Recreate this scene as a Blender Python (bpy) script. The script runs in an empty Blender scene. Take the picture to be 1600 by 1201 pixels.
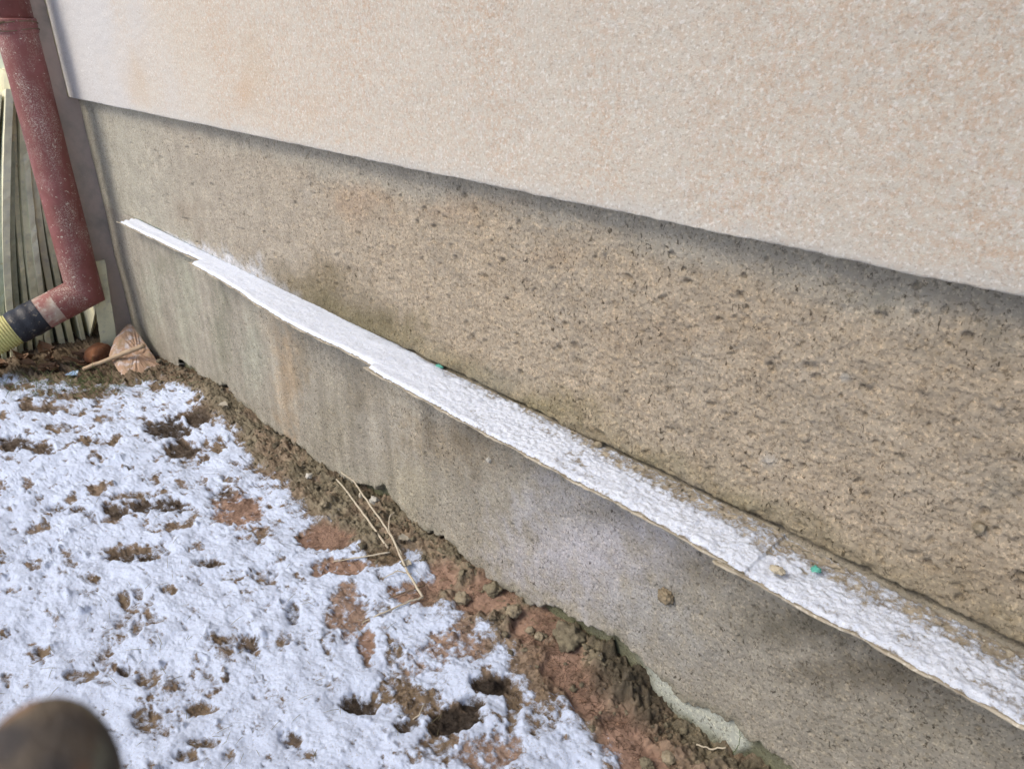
import bpy, math, random
import numpy as np
from mathutils import Vector, Matrix

# ------------------------------------------------------------------ camera, sky, sun, exposure
S = bpy.context.scene
COL = S.collection
FPX = 1156.0; CX, CY = 800.0, 600.5; CAM_H = 1.04; CAM_D = 0.80
PITCH = math.atan((600 - 45) / FPX); HEAD = math.atan(1200 / math.hypot(FPX, 555))
_h = np.array([-math.cos(HEAD), math.sin(HEAD), 0.0])
CR = np.array([math.sin(HEAD), math.cos(HEAD), 0.0])
CF = _h * math.cos(PITCH) - np.array([0, 0, math.sin(PITCH)])
CU = _h * math.sin(PITCH) + np.array([0, 0, math.cos(PITCH)])
CAM = np.array([0.0, -CAM_D, CAM_H])
cd = bpy.data.cameras.new('camera'); cam = bpy.data.objects.new('camera', cd); COL.objects.link(cam)
cam.matrix_world = Matrix(((CR[0], CU[0], -CF[0], CAM[0]), (CR[1], CU[1], -CF[1], CAM[1]), (CR[2], CU[2], -CF[2], CAM[2]), (0, 0, 0, 1)))
cd.sensor_width = 36; cd.lens = 36 * FPX / 1600; cd.clip_start = 0.01; cd.clip_end = 300
cd.dof.use_dof = True; cd.dof.focus_distance = 1.5; cd.dof.aperture_fstop = 15.0
S.camera = cam
SUN_EL, SUN_AZ = math.radians(47), math.radians(197)
w = bpy.data.worlds.new('World'); S.world = w; w.use_nodes = True
sky = w.node_tree.nodes.new('ShaderNodeTexSky'); sky.sky_type = 'NISHITA'; sky.sun_disc = False
sky.sun_elevation = SUN_EL; sky.sun_rotation = SUN_AZ; sky.dust_density = 3.0; sky.air_density = 1.0; sky.ozone_density = 1.0
w.node_tree.links.new(sky.outputs[0], w.node_tree.nodes['Background'].inputs[0])
w.node_tree.nodes['Background'].inputs[1].default_value = 0.14
sd_ = bpy.data.lights.new('sun', 'SUN'); sun = bpy.data.objects.new('sun', sd_); COL.objects.link(sun)
sd_.energy = 1.45; sd_.angle = math.radians(24); sd_.color = (1.0, 0.92, 0.77)
sdir = Vector((math.sin(SUN_AZ) * math.cos(SUN_EL), math.cos(SUN_AZ) * math.cos(SUN_EL), math.sin(SUN_EL)))
sun.rotation_euler = sdir.to_track_quat('Z', 'Y').to_euler()
S.view_settings.view_transform = 'Standard'; S.view_settings.look = 'None'; S.view_settings.gamma = 1.0
S.view_settings.exposure = 0.48

rnd = random.Random(7); nr = np.random.RandomState(11)

# ------------------------------------------------------------------ helpers
def ray(x, y): return FPX * CF + (x - CX) * CR + (CY - y) * CU
def on_y(x, y, Y): r = ray(x, y); return CAM + r * (Y - CAM[1]) / r[1]
def on_x(x, y, X): r = ray(x, y); return CAM + r * (X - CAM[0]) / r[0]
def on_z(x, y, Z): r = ray(x, y); return CAM + r * (Z - CAM[2]) / r[2]
TX = [-3.4, -2.6, -2.2, -1.7, -1.2, -0.7, -0.3]; TZ = [-.13, -.105, -.07, -.055, -.025, 0.0, .01]
def zt(x): return np.interp(x, TX, TZ)
def on_g(x, y):
    z = -.03
    for _ in range(8):
        p = on_z(x, y, z); z = float(zt(p[0]))
    return p
def hsh(ix, iy, s):
    n = (ix.astype(np.int64) * 374761393 + iy.astype(np.int64) * 668265263 + s * 974634777) & 0xffffffff
    n = ((n ^ (n >> 13)) * 1274126177) & 0xffffffff
    n = ((n ^ (n >> 16)) * 2246822519) & 0xffffffff
    return (n ^ (n >> 15)) / 4294967296.0
def perlin(x, y, s=0):
    x, y = np.broadcast_arrays(x, y)
    ix = np.floor(x); iy = np.floor(y); fx = x - ix; fy = y - iy
    u = fx * fx * fx * (fx * (fx * 6 - 15) + 10); v = fy * fy * fy * (fy * (fy * 6 - 15) + 10)
    def g(a, b):
        t = hsh(ix + a, iy + b, s) * 2 * np.pi
        return np.cos(t) * (fx - a) + np.sin(t) * (fy - b)
    return 1.5 * ((g(0, 0) * (1 - u) + g(1, 0) * u) * (1 - v) + (g(0, 1) * (1 - u) + g(1, 1) * u) * v)
def fbm(x, y, o=4, s=0, gain=.5):
    t = 0; a = 1.0; q = 0
    for i in range(o):
        t = t + a * perlin(x * 2 ** i + i * 17.3, y * 2 ** i - i * 9.1, s + i * 7); q += a; a *= gain
    return t / q * 1.6
def ridged(x, y, o=3, s=0):
    t = 0; a = 1.0; q = 0
    for i in range(o):
        t = t + a * (1 - 2 * np.abs(perlin(x * 2 ** i + i * 3.3, y * 2 ** i - i * 5.1, s + i * 5))); q += a; a *= .5
    return t / q
def sst(a, b, x):
    t = np.clip((x - a) / (b - a), 0, 1); return t * t * (3 - 2 * t)
def sdf(poly, X, Y):                       # signed distance, positive inside
    d = np.full(X.shape, 1e9); ins = np.zeros(X.shape, bool); n = len(poly)
    for i in range(n):
        ax, ay = poly[i]; bx, by = poly[(i + 1) % n]
        ex, ey = bx - ax, by - ay
        t = np.clip(((X - ax) * ex + (Y - ay) * ey) / (ex * ex + ey * ey + 1e-12), 0, 1)
        d = np.minimum(d, np.hypot(X - ax - t * ex, Y - ay - t * ey))
        if ey != 0:
            c = ((ay > Y) != (by > Y)) & (X < ex * (Y - ay) / ey + ax); ins ^= c
    return np.where(ins, d, -d)
def ell(c, a, b, U, V):                    # elliptical blob, 1 at the centre, 0 at the rim, in plan
    M = np.linalg.inv(np.array([[a[0], b[0]], [a[1], b[1]]]) + np.eye(2) * 1e-9)
    p = M[0, 0] * (U - c[0]) + M[0, 1] * (V - c[1]); q = M[1, 0] * (U - c[0]) + M[1, 1] * (V - c[1])
    return 1 - np.sqrt(p * p + q * q)
def gell(e):
    x, y, rx, ry = e[:4]; c = on_g(x, y)
    a = (on_g(x + rx, y) - on_g(x - rx, y)) / 2; b = (on_g(x, y + ry) - on_g(x, y - ry)) / 2
    return c[:2], a[:2], b[:2]
def well(e, Y=0.0):
    x, y, rx, ry = e[:4]; c = on_y(x, y, Y)
    a = (on_y(x + rx, y, Y) - on_y(x - rx, y, Y)) / 2; b = (on_y(x, y + ry, Y) - on_y(x, y - ry, Y)) / 2
    return c[[0, 2]], a[[0, 2]], b[[0, 2]]

def setp(o, label=None, cat=None, group=None, kind=None):
    for k, v in (('label', label), ('category', cat), ('group', group), ('kind', kind)):
        if v: o[k] = v
    return o
def empty(name, loc, **k):
    o = bpy.data.objects.new(name, None); COL.objects.link(o); o.location = loc; o.empty_display_size = .05
    return setp(o, **k)
def link(me, name, parent=None, loc=None, smooth=True, mat=None, **k):
    # vertices come in world coordinates; the origin goes to the parent's place, or to the mesh's own base
    o = bpy.data.objects.new(name, me); COL.objects.link(o)
    n = len(me.vertices); co = np.empty(n * 3, np.float32); me.vertices.foreach_get('co', co); co = co.reshape(-1, 3)
    if parent is not None:
        o.parent = parent; off = np.zeros(3); q = parent
        while q is not None: off += np.array(q.location); q = q.parent
    else:
        off = np.array(loc) if loc is not None else np.array([co[:, 0].mean(), co[:, 1].mean(), co[:, 2].min()])
        o.location = off
    co -= off.astype(np.float32); me.vertices.foreach_set('co', co.ravel())
    if mat: me.materials.append(mat)
    me.polygons.foreach_set('use_smooth', [smooth] * len(me.polygons)); me.update()
    return setp(o, **k)
def mesh(name, v, f, parent=None, mat=None, smooth=True, **k):
    me = bpy.data.meshes.new(name); me.from_pydata([tuple(map(float, p)) for p in v], [], f)
    return link(me, name, parent, k.pop('loc', None), smooth, mat, **k)
def gridmesh(name, X, Y, Z, keep=None, col=None, parent=None, mat=None, flip=False, attrs=None, **k):
    ny, nx = X.shape
    co = np.stack([X, Y, Z], -1).reshape(-1, 3).astype(np.float32)
    i = np.arange((ny - 1) * nx).reshape(ny - 1, nx)[:, :-1]
    q = np.stack([i, i + 1, i + nx + 1, i + nx], -1)
    if flip: q = q[..., ::-1]
    if keep is not None: q = q[keep[:-1, :-1] & keep[1:, :-1] & keep[:-1, 1:] & keep[1:, 1:]]
    q = q.reshape(-1, 4)
    used = np.unique(q); rm = np.full(co.shape[0], -1, np.int64); rm[used] = np.arange(len(used)); q = rm[q]; co = co[used]
    me = bpy.data.meshes.new(name)
    me.vertices.add(len(co)); me.vertices.foreach_set('co', co.ravel())
    me.loops.add(q.size); me.loops.foreach_set('vertex_index', q.ravel().astype(np.int32))
    me.polygons.add(len(q)); me.polygons.foreach_set('loop_start', np.arange(0, q.size, 4, dtype=np.int32))
    me.polygons.foreach_set('loop_total', np.full(len(q), 4, np.int32))
    me.update(calc_edges=True)
    if col is not None:
        c = np.ones((len(co), 4), np.float32); c[:, :3] = col.reshape(-1, 3)[used]
        at = me.color_attributes.new('col', 'FLOAT_COLOR', 'POINT'); at.data.foreach_set('color', c.ravel())
    for an, av in (attrs or {}).items():
        at = me.attributes.new(an, 'FLOAT', 'POINT'); at.data.foreach_set('value', av.reshape(-1)[used].astype(np.float32))
    return link(me, name, parent, k.pop('loc', None), True, mat, **k)

class M:                                   # small node-material builder
    def __init__(s, name, base=(.5, .5, .5), rough=.9, spec=.2, attr=None, coord='Object'):
        s.m = bpy.data.materials.new(name); s.m.use_nodes = True; s.t = s.m.node_tree; s.n = s.t.nodes
        s.b = s.n['Principled BSDF']; s.b.inputs['Roughness'].default_value = rough
        s.b.inputs['Specular IOR Level'].default_value = spec
        s.co = s.n.new('ShaderNodeTexCoord').outputs[coord]; s.h = None
        if attr:
            a = s.n.new('ShaderNodeVertexColor'); a.layer_name = attr; s.c = a.outputs[0]
        else:
            r = s.n.new('ShaderNodeRGB'); r.outputs[0].default_value = (*base, 1); s.c = r.outputs[0]
    def l(s, a, b): s.t.links.new(a, b)
    def noise(s, scale, detail=4, rough=.6, stretch=(1, 1, 1), dist=0):
        mp = s.n.new('ShaderNodeMapping'); mp.inputs['Scale'].default_value = stretch; s.l(s.co, mp.inputs[0])
        t = s.n.new('ShaderNodeTexNoise'); t.inputs['Scale'].default_value = scale; t.inputs['Detail'].default_value = detail
        t.inputs['Roughness'].default_value = rough; t.inputs['Distortion'].default_value = dist
        s.l(mp.outputs[0], t.inputs[0]); return t.outputs[0]
    def voro(s, scale, feature='F1', stretch=(1, 1, 1)):
        mp = s.n.new('ShaderNodeMapping'); mp.inputs['Scale'].default_value = stretch; s.l(s.co, mp.inputs[0])
        t = s.n.new('ShaderNodeTexVoronoi'); t.inputs['Scale'].default_value = scale; t.feature = feature
        s.l(mp.outputs[0], t.inputs[0]); return t.outputs[0]
    def ramp(s, v, lo, hi, a=0., b=1.):
        r = s.n.new('ShaderNodeMapRange'); r.inputs[1].default_value = lo; r.inputs[2].default_value = hi
        r.inputs[3].default_value = a; r.inputs[4].default_value = b; s.l(v, r.inputs[0]); return r.outputs[0]
    def math(s, op, a, b):
        m = s.n.new('ShaderNodeMath'); m.operation = op
        for i, q in enumerate((a, b)):
            if isinstance(q, (int, float)): m.inputs[i].default_value = q
            else: s.l(q, m.inputs[i])
        return m.outputs[0]
    def attrf(s, name):
        a = s.n.new('ShaderNodeAttribute'); a.attribute_name = name; return a.outputs['Fac']
    def mix(s, col, fac, mode='MIX', strength=1.0):
        m = s.n.new('ShaderNodeMix'); m.data_type = 'RGBA'; m.blend_type = mode
        if strength != 1.0: fac = s.math('MULTIPLY', fac, strength)
        s.l(fac, m.inputs[0]); s.l(s.c, m.inputs[6])
        if isinstance(col, tuple): m.inputs[7].default_value = (*col, 1)
        else: s.l(col, m.inputs[7])
        s.c = m.outputs[2]; return s
    def spots(s, col, scale, lo, hi, strength=1., mode='MIX', **k):
        return s.mix(col, s.ramp(s.noise(scale, **k), lo, hi), mode, strength)
    def bump(s, v, dist, strength=1.):
        b = s.n.new('ShaderNodeBump'); b.inputs['Distance'].default_value = dist; b.inputs['Strength'].default_value = strength
        s.l(v, b.inputs['Height'])
        if s.h: s.l(s.h, b.inputs['Normal'])
        s.h = b.outputs[0]; return s
    def done(s):
        s.l(s.c, s.b.inputs['Base Color'])
        if s.h: s.l(s.h, s.b.inputs['Normal'])
        return s.m

# ------------------------------------------------------------------ materials
def mk_plinth():
    m = M('cement_plinth', attr='col', rough=.95, spec=.1)
    rgh = m.attrf('rough')
    m.spots((.66, .65, .63), 24, .42, .62, .35, 'MULTIPLY', detail=6)
    m.spots((1.28, 1.22, 1.12), 85, .5, .66, .5, 'MULTIPLY', detail=6)
    m.mix((.62, .57, .50), m.math('MULTIPLY', m.ramp(m.noise(55, 7, .75), .50, .60), rgh), 'MULTIPLY', .35)
    m.spots((.36, .33, .29), 215, .555, .595, .55, 'MULTIPLY', detail=7)
    m.spots((1.6, 1.54, 1.44), 235, .555, .60, .6, 'MULTIPLY', detail=7)
    m.mix((.25, .23, .21), m.math('MULTIPLY', m.ramp(m.noise(170, 3, .55, stretch=(1, 1, .6), dist=.8), .625, .67), m.ramp(m.noise(7, 3), .36, .54)), 'MULTIPLY', .9)
    n1 = m.noise(330, 8, .8); n2 = m.noise(75, 6, .7)
    m.bump(m.math('MULTIPLY', n2, rgh), .006, 1.0)
    m.bump(n1, .0034, 1.0)
    return m.done()
def mk_render():
    m = M('fine_stipple_render', attr='col', rough=.92, spec=.15)
    pk = m.attrf('peach')
    n = m.noise(85, 10, .9)
    m.mix((.55, .385, .265), m.math('MULTIPLY', m.ramp(n, .48, .54), pk), 'MIX', .65)
    m.mix((.72, .70, .68), m.math('MULTIPLY', m.ramp(m.noise(40, 9, .85), .54, .64), pk), 'MIX', .4)
    m.spots((.34, .27, .21), 230, .565, .60, .42, detail=8)
    m.spots((.82, .81, .78), 200, .555, .61, .45, detail=8)
    m.bump(m.noise(330, 8, .82), .0036, 1.0)
    m.bump(m.noise(60, 5, .7), .0012, 1.0)
    return m.done()
def mk_ground():
    m = M('muddy_soil', attr='col', rough=.95, spec=.15)
    m.spots((.45, .43, .42), 30, .42, .60, .6, 'MULTIPLY', detail=8)
    m.spots((1.7, 1.6, 1.45), 90, .54, .68, .5, 'MULTIPLY', detail=6)
    m.spots((.36, .33, .30), 260, .52, .62, .7, 'MULTIPLY', detail=8)
    m.spots((1.9, 1.8, 1.6), 300, .57, .66, .6, 'MULTIPLY', detail=8)
    d = m.attrf('dust')
    m.mix((.66, .70, .79), m.ramp(m.math('ADD', m.noise(360, 7, .85), m.math('MULTIPLY', d, .36)), .66, .76), 'MIX', .9)
    m.bump(m.noise(120, 8, .75), .007, 1.0)
    m.bump(m.noise(380, 7, .8), .003, 1.0)
    return m.done()
def mk_snow(white, hi):                                 # 'sv' is how much snow lies here; soil colour 'col' shows through where it is thin
    m = M('powder_snow', attr='col', rough=.9, spec=.2)
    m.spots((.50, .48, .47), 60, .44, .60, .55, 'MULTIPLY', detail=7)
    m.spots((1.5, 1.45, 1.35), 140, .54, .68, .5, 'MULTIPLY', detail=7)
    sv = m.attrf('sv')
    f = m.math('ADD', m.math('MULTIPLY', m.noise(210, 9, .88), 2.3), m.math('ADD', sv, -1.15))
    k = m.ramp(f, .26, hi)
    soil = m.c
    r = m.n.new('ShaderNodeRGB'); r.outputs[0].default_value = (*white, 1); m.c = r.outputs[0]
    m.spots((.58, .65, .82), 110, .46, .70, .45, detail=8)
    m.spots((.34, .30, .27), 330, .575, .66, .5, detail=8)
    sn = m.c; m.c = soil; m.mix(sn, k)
    m.bump(k, .0007, 1.0)
    m.bump(m.noise(380, 7, .8), .0022, 1.0)
    m.bump(m.noise(62, 7, .75), .006, .85)
    return m.done()
MAT = {}
MAT['plinth'] = mk_plinth(); MAT['render'] = mk_render(); MAT['ground'] = mk_ground()
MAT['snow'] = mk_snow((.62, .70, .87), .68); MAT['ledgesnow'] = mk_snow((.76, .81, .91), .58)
def simple(name, base, sp=(), bumps=((200, .001),), rough=.85, spec=.2):
    m = M(name, base=base, rough=rough, spec=spec)
    for q in sp: m.spots(q[0], q[1], q[2], q[3], q[4], q[5] if len(q) > 5 else 'MIX', detail=6)
    for b in bumps: m.bump(m.noise(b[0], 6, .65), b[1])
    return m.done()
m = M('oxide_red_paint', base=(.20, .068, .060), rough=.6, spec=.35)
m.spots((.27, .10, .10), 14, .46, .68, .6, detail=6); m.spots((.11, .035, .03), 9, .52, .72, .6, detail=6)
m.mix((.42, .34, .29), m.math('MULTIPLY', m.ramp(m.noise(9, 3, .6, stretch=(1, 1, .45)), .46, .60), m.ramp(m.noise(230, 5, .8), .50, .57)), 'MIX', .9)
m.mix((.55, .50, .42), m.ramp(m.noise(75, 4, .7, dist=.6), .63, .66), 'MIX', .9)
m.bump(m.noise(160, 6, .7), .0008); MAT['pipe'] = m.done()
MAT['dusty'] = simple('dusty_beige_pipe', (.42, .33, .27), (((.27, .09, .085), 13, .42, .56, .8), ((.55, .5, .44), 70, .52, .66, .6)), ((170, .001),), .8)
MAT['tape'] = simple('black_tape', (.018, .02, .028), (((.35, .30, .22), 60, .60, .70, .7),), ((60, .003),), .45, .4)
MAT['hose'] = simple('yellowed_corrugated_plastic', (.52, .49, .20), (((.34, .29, .15), 22, .48, .68, .6),), ((150, .0006),), .5, .4)
MAT['slate'] = simple('weathered_cement_sheet', (.66, .62, .42), (((.42, .41, .29), 12, .45, .66, .8), ((.42, .40, .33), 40, .55, .70, .7), ((.38, .24, .13), 17, .63, .72, .6)), ((120, .0016),), .95)
MAT['slate_green'] = simple('mossy_cement_sheet', (.46, .50, .38), (((.28, .31, .25), 14, .45, .66, .8), ((.40, .30, .10), 13, .60, .68, .8), ((.38, .38, .33), 40, .58, .70, .6)), ((120, .0016),), .95)
MAT['slate_pale'] = simple('pale_cement_sheet', (.72, .69, .50), (((.45, .45, .36), 9, .45, .66, .7), ((.50, .49, .44), 50, .55, .70, .6)), ((120, .001),), .95)
MAT['board'] = simple('pinkish_grey_board', (.50, .42, .38), (((.30, .29, .26), 7, .46, .64, .8), ((.42, .36, .32), 30, .55, .70, .6)), ((150, .0012),), .95)
MAT['ledge'] = simple('broken_fibre_sheet', (.36, .32, .25), (((.22, .18, .12), 60, .50, .66, .7), ((.62, .58, .48), 150, .54, .66, .7)), ((300, .0012),), .95)
MAT['brick'] = simple('weathered_orange_brick', (.30, .13, .065), (((.17, .08, .05), 18, .45, .62, .8), ((.42, .24, .15), 90, .55, .7, .6)), ((90, .003),), .95)
MAT['slab'] = simple('frosted_sandstone', (.40, .27, .19), (((.62, .62, .68), 38, .50, .66, .65), ((.30, .24, .15), 30, .52, .66, .6)), ((110, .003),), .95)
MAT['stone'] = simple('soil_stone', (.26, .22, .155), (((.14, .115, .08), 60, .45, .62, .8), ((.40, .36, .28), 150, .55, .7, .6)), ((160, .003),), .95)
MAT['palestone'] = simple('pale_stone', (.52, .50, .45), (((.34, .31, .26), 60, .48, .66, .7),), ((160, .002),), .95)
MAT['clod'] = simple('olive_earth_clod', (.24, .21, .145), (((.13, .11, .08), 45, .42, .60, .85), ((.32, .27, .19), 110, .54, .68, .7)), ((130, .005), (380, .003)), .97)
MAT['twig'] = simple('bleached_twig', (.46, .41, .32), (((.30, .24, .17), 60, .50, .66, .7),), ((200, .0008),), .9)
MAT['stick'] = simple('peeled_stick', (.46, .35, .24), (((.30, .21, .14), 40, .50, .66, .7),), ((160, .0012),), .85)
MAT['darktwig'] = simple('dark_twig', (.16, .12, .08), (), ((160, .001),), .9)
MAT['leaf'] = simple('dead_leaf', (.20, .12, .075), (((.33, .23, .16), 25, .45, .65, .8), ((.08, .05, .035), 60, .55, .7, .7)), ((90, .002),), .85)
MAT['greyleaf'] = simple('frosted_leaf', (.36, .33, .27), (((.2, .17, .13), 50, .50, .66, .7),), ((90, .002),), .85)
MAT['needle'] = simple('dark_needles', (.055, .035, .022), (), (), .8)
MAT['straw'] = simple('dry_straw', (.20, .18, .10), (), (), .85)
MAT['grass'] = simple('winter_grass', (.10, .14, .055), (), (), .8)
MAT['teal'] = simple('teal_scrap', (.10, .36, .29), (((.3, .5, .42), 200, .5, .65, .6),), ((300, .002),), .8)
MAT['blue'] = simple('pale_blue_plastic', (.28, .42, .62), (((.6, .7, .8), 60, .5, .65, .7),), ((100, .002),), .4, .5)
MAT['mortar'] = simple('mortar_lump', (.27, .22, .15), (((.15, .12, .08), 90, .48, .64, .8),), ((200, .003),), .97)
MAT['palemortar'] = simple('pale_mortar', (.48, .43, .33), (((.28, .24, .17), 90, .48, .64, .8),), ((200, .003),), .97)
m = M('camouflage_cloth', base=(.16, .13, .10), rough=.95, spec=.05)
m.spots((.30, .19, .12), 75, .47, .55, .85, detail=1); m.spots((.24, .25, .19), 60, .50, .56, .9, detail=1); m.spots((.07, .065, .065), 65, .56, .66, .9, detail=1)
m.bump(m.noise(500, 4, .7), .0025); MAT['glove'] = m.done()

# ------------------------------------------------------------------ house: plinth, foundation, rendered wall
def axis(lo, hi, step):
    out = [lo]
    while out[-1] < hi: out.append(out[-1] + step(out[-1]))
    return np.array(out)
ZE = 0.8235                                    # underside of the rendered wall
ZL = 0.441                                     # top of the broken sheet ledge
BX = [-3.6, -3.143, -2.894, -2.75, -2.66, -2.62, -2.5, -2.42, -2.275, -2.2, -2.16, -1.93, -1.73, -1.56, -1.44, -1.306, -1.25, -1.2, -1.06, -1.0, -.934, -.8, -.73, -.614, -.57, -.533, -.50, -.45, -.416, -.348, -.325, -.31, -.272, -.1, .8]
BZ = [-.13, -.118, -.126, -.115, -.11, -.045, -.03, -.045, -.03, .0, -.03, -.049, -.03, -.046, -.01, .040, .012, -.01, .022, .0, -.007, .012, .043, .077, .079, .054, .058, .044, .046, .063, .055, .068, .062, .04, .03]
SX = [-3.6, -2.9, -2.6, -2.3, -1.9, -1.5, -1.2, -.95, -.8, -.7, -.6, -.5, -.4, -.3, 0, .8]     # soil line against the foundation
SZ = [-.13, -.12, -.085, -.03, -.05, -.03, .0, .0, .01, .015, .012, -.012, -.012, .0, .02, .02]

xs = axis(-3.16, .75, lambda x: max(.0017, min(.012, (x * x + .9) / 740 / .8 * .9)))
xs = np.concatenate([xs, [1.0, 1.5, 2.2, 3.2, 4.5]])
zs = np.arange(-.17, ZE + .03, .0022)
X, Z = np.meshgrid(xs, zs)
near = sst(-2.3, -.5, X)                       # coarser texture towards the right
up = sst(ZL - .01, ZL + .01, Z)
top = sst(ZE - .085, ZE - .025, Z + .03 * fbm(X * 4, Z * 8, 3, 5))
rough = (.25 + .75 * near) * (.45 + .55 * up) * (1 - .6 * top)
Y = -.004 * fbm(X * 2.2, Z * 3, 3, 1) - .0022 * rough * fbm(X * 22, Z * 30, 4, 2) - .0020 * rough * fbm(X * 60, Z * 75, 4, 3)
stri = sst(-1.0, -.3, X) * up * (1 - top)
Y -= stri * .0013 * (.4 + 1.2 * np.clip(fbm(X * 9, Z * 9, 2, 14) + .3, 0, 1)) * ridged(X * 10 + Z * 6, Z * 52 + X * 6, 3, 9)
Y -= .0014 * rough * fbm(X * 150, Z * 170, 2, 8)
def craters(n, xr, zr, rr, depth, asp=1.12, sign=1):
    for _ in range(n):
        a = rnd.random() ** .8; cx = xr[0] + (xr[1] - xr[0]) * a; cz = rnd.uniform(*zr)
        r = rr[0] * (rr[1] / rr[0]) ** (rnd.random() ** 2.2); rx = r * rnd.uniform(.8, asp); rz = r * rnd.uniform(.7, 1.1)
        i0, i1 = np.searchsorted(xs, [cx - rx * 1.3, cx + rx * 1.3]); j0, j1 = np.searchsorted(zs, [cz - rz * 1.3, cz + rz * 1.3])
        if i1 - i0 < 1 or j1 - j0 < 1: continue
        xx, zz = X[j0:j1 + 1, i0:i1 + 1], Z[j0:j1 + 1, i0:i1 + 1]
        ca = rnd.uniform(-.4, .4); u = ((xx - cx) + (zz - cz) * ca) / rx; v = ((zz - cz) - (xx - cx) * ca) / rz
        d = np.sqrt(u * u + v * v) + .25 * perlin(xx * 200, zz * 200, 3)
        Y[j0:j1 + 1, i0:i1 + 1] += sign * depth * min(r, .006) * sst(1.05, .55, d)
craters(620, (-2.9, .5), (ZL + .02, ZE - .02), (.0020, .0075), 1.0, 1.6)
craters(70, (-1.1, .5), (ZL + .02, ZE - .05), (.004, .009), 1.1, 1.9)
craters(1300, (-3.0, .5), (ZL, ZE), (.0016, .0035), 1.2)
craters(2000, (-2.9, .5), (.0, ZL - .01), (.0015, .0042), 1.5)
craters(260, (-1.6, .5), (ZL + .02, ZE - .05), (.002, .006), .8, 1.6, -1)
# slot behind the ledge
slot = sst(-1.35, -1.0, X) * sst(.35, .55, .5 + .5 * fbm(X * 5, X * 0 + 3.1, 3, 21) + .12)
Y += .016 * slot * sst(ZL - .004, ZL + .001, Z) * sst(ZL + .011 + .004 * fbm(X * 30, X * 0, 3, 4), ZL + .006, Z)
Y += .006 * sst(-3, -2.6, X) * sst(ZL - .004, ZL, Z) * sst(ZL + .006, ZL + .003, Z)
# swelling of crumbly mortar just above the ledge
Y -= .006 * sst(-2.0, -1.2, X) * np.exp(-((Z - ZL - .022) / .014) ** 2) * (.6 + .8 * fbm(X * 25, Z * 30, 3, 6))
zb = np.interp(X, BX, BZ) + .010 * fbm(X * 14, X * 0 + 1.7, 3, 30) + .007 * fbm(X * 55, X * 0 + 4.7, 3, 31)
Y -= .004 * sst(.035, .0, Z - zb) * (.5 + fbm(X * 40, Z * 40, 3, 33))
Y += .024 * sst(.006, -.005, Z - zb)
keep = (Z > zb - .009)
# stains of the cement and darker patches under the ledge, laid out along the wall (px, py, rx, ry, colour, strength)
def C(r, g, b): return np.array([r, g, b])
base = C(.40, .36, .30)
col = np.ones(X.shape + (3,)) * base
def blend(e, c, s):
    global col
    k = np.clip(s * sst(0, 1, e), 0, 1)[..., None]; col = col * (1 - k) + c * k
wob = .22 * fbm(X * 7, Z * 7, 4, 40); wob2 = .34 * fbm(X * 34, Z * 26, 4, 41)
# lower band is greyer, upper-left greyer-green, upper-right tan
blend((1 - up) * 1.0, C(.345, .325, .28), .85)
blend(up * sst(-1.8, -3.0, X), C(.41, .395, .335), .9)
blend(up * top * 1.0, C(.39, .37, .315), .45)
blend(up * sst(-2.2, -1.0, X) * (1 - top) * (.65 + wob), C(.50, .415, .31), .85)
ST = [(900, 850, 175, 130, C(.47, .465, .505), 1.0), (860, 790, 110, 60, C(.37, .37, .38), .6), (1010, 960, 110, 80, C(.40, .405, .41), .6),
      (1090, 1010, 120, 70, C(.36, .36, .35), .4), (700, 690, 130, 70, C(.24, .20, .145), .75), (1250, 975, 190, 60, C(.17, .155, .12), .8),
      (1390, 1050, 220, 70, C(.18, .16, .125), .8), (1100, 890, 90, 30, C(.22, .20, .16), .6), (930, 800, 90, 24, C(.24, .225, .19), .5), (1450, 1150, 200, 60, C(.27, .25, .20), .5),
      (447, 600, 26, 130, C(.43, .33, .225), .75), (425, 500, 24, 50, C(.38, .30, .21), .45), (640, 760, 70, 70, C(.38, .35, .27), .6),
      (290, 470, 26, 120, C(.36, .37, .30), .6), (345, 520, 22, 120, C(.24, .245, .19), .6), (240, 470, 22, 100, C(.36, .37, .31), .7),
      (390, 560, 30, 80, C(.36, .37, .31), .6), (255, 410, 20, 30, C(.25, .245, .19), .6), (520, 660, 50, 90, C(.31, .285, .225), .6),
      (570, 620, 40, 60, C(.25, .22, .17), .6), (470, 560, 18, 60, C(.28, .24, .18), .6),
      (290, 330, 30, 30, C(.33, .28, .22), .6), (310, 365, 14, 30, C(.30, .255, .2), .5),
      (510, 440, 70, 45, C(.27, .225, .155), .8), (600, 510, 80, 40, C(.27, .235, .145), .75), (840, 640, 90, 40, C(.29, .25, .15), .75),
      (690, 580, 60, 30, C(.30, .26, .17), .6), (770, 600, 60, 30, C(.36, .34, .29), .7), (1000, 720, 90, 30, C(.28, .25, .16), .6),
      (1150, 790, 90, 25, C(.27, .24, .16), .6), (560, 320, 60, 40, C(.42, .32, .235), .6), (690, 330, 70, 25, C(.43, .33, .24), .5),
      (860, 400, 60, 20, C(.42, .33, .24), .5), (1500, 640, 130, 90, C(.37, .31, .235), .5), (1570, 760, 60, 60, C(.33, .31, .26), .5),
      (1440, 540, 60, 30, C(.34, .30, .24), .5), (1500, 900, 120, 60, C(.36, .30, .22), .5), (480, 300, 10, 30, C(.5, .46, .4), .6),
      (1040, 520, 200, 60, C(.42, .335, .245), .45), (1320, 590, 14, 12, C(.50, .49, .46), .8), (1200, 720, 16, 12, C(.46, .45, .43), .7),
      (1560, 520, 40, 60, C(.27, .26, .22), .5), (1350, 470, 100, 26, C(.30, .295, .26), .6), (430, 690, 30, 18, C(.42, .24, .14), .7),
      (540, 735, 50, 14, C(.33, .32, .27), .6)]
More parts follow.
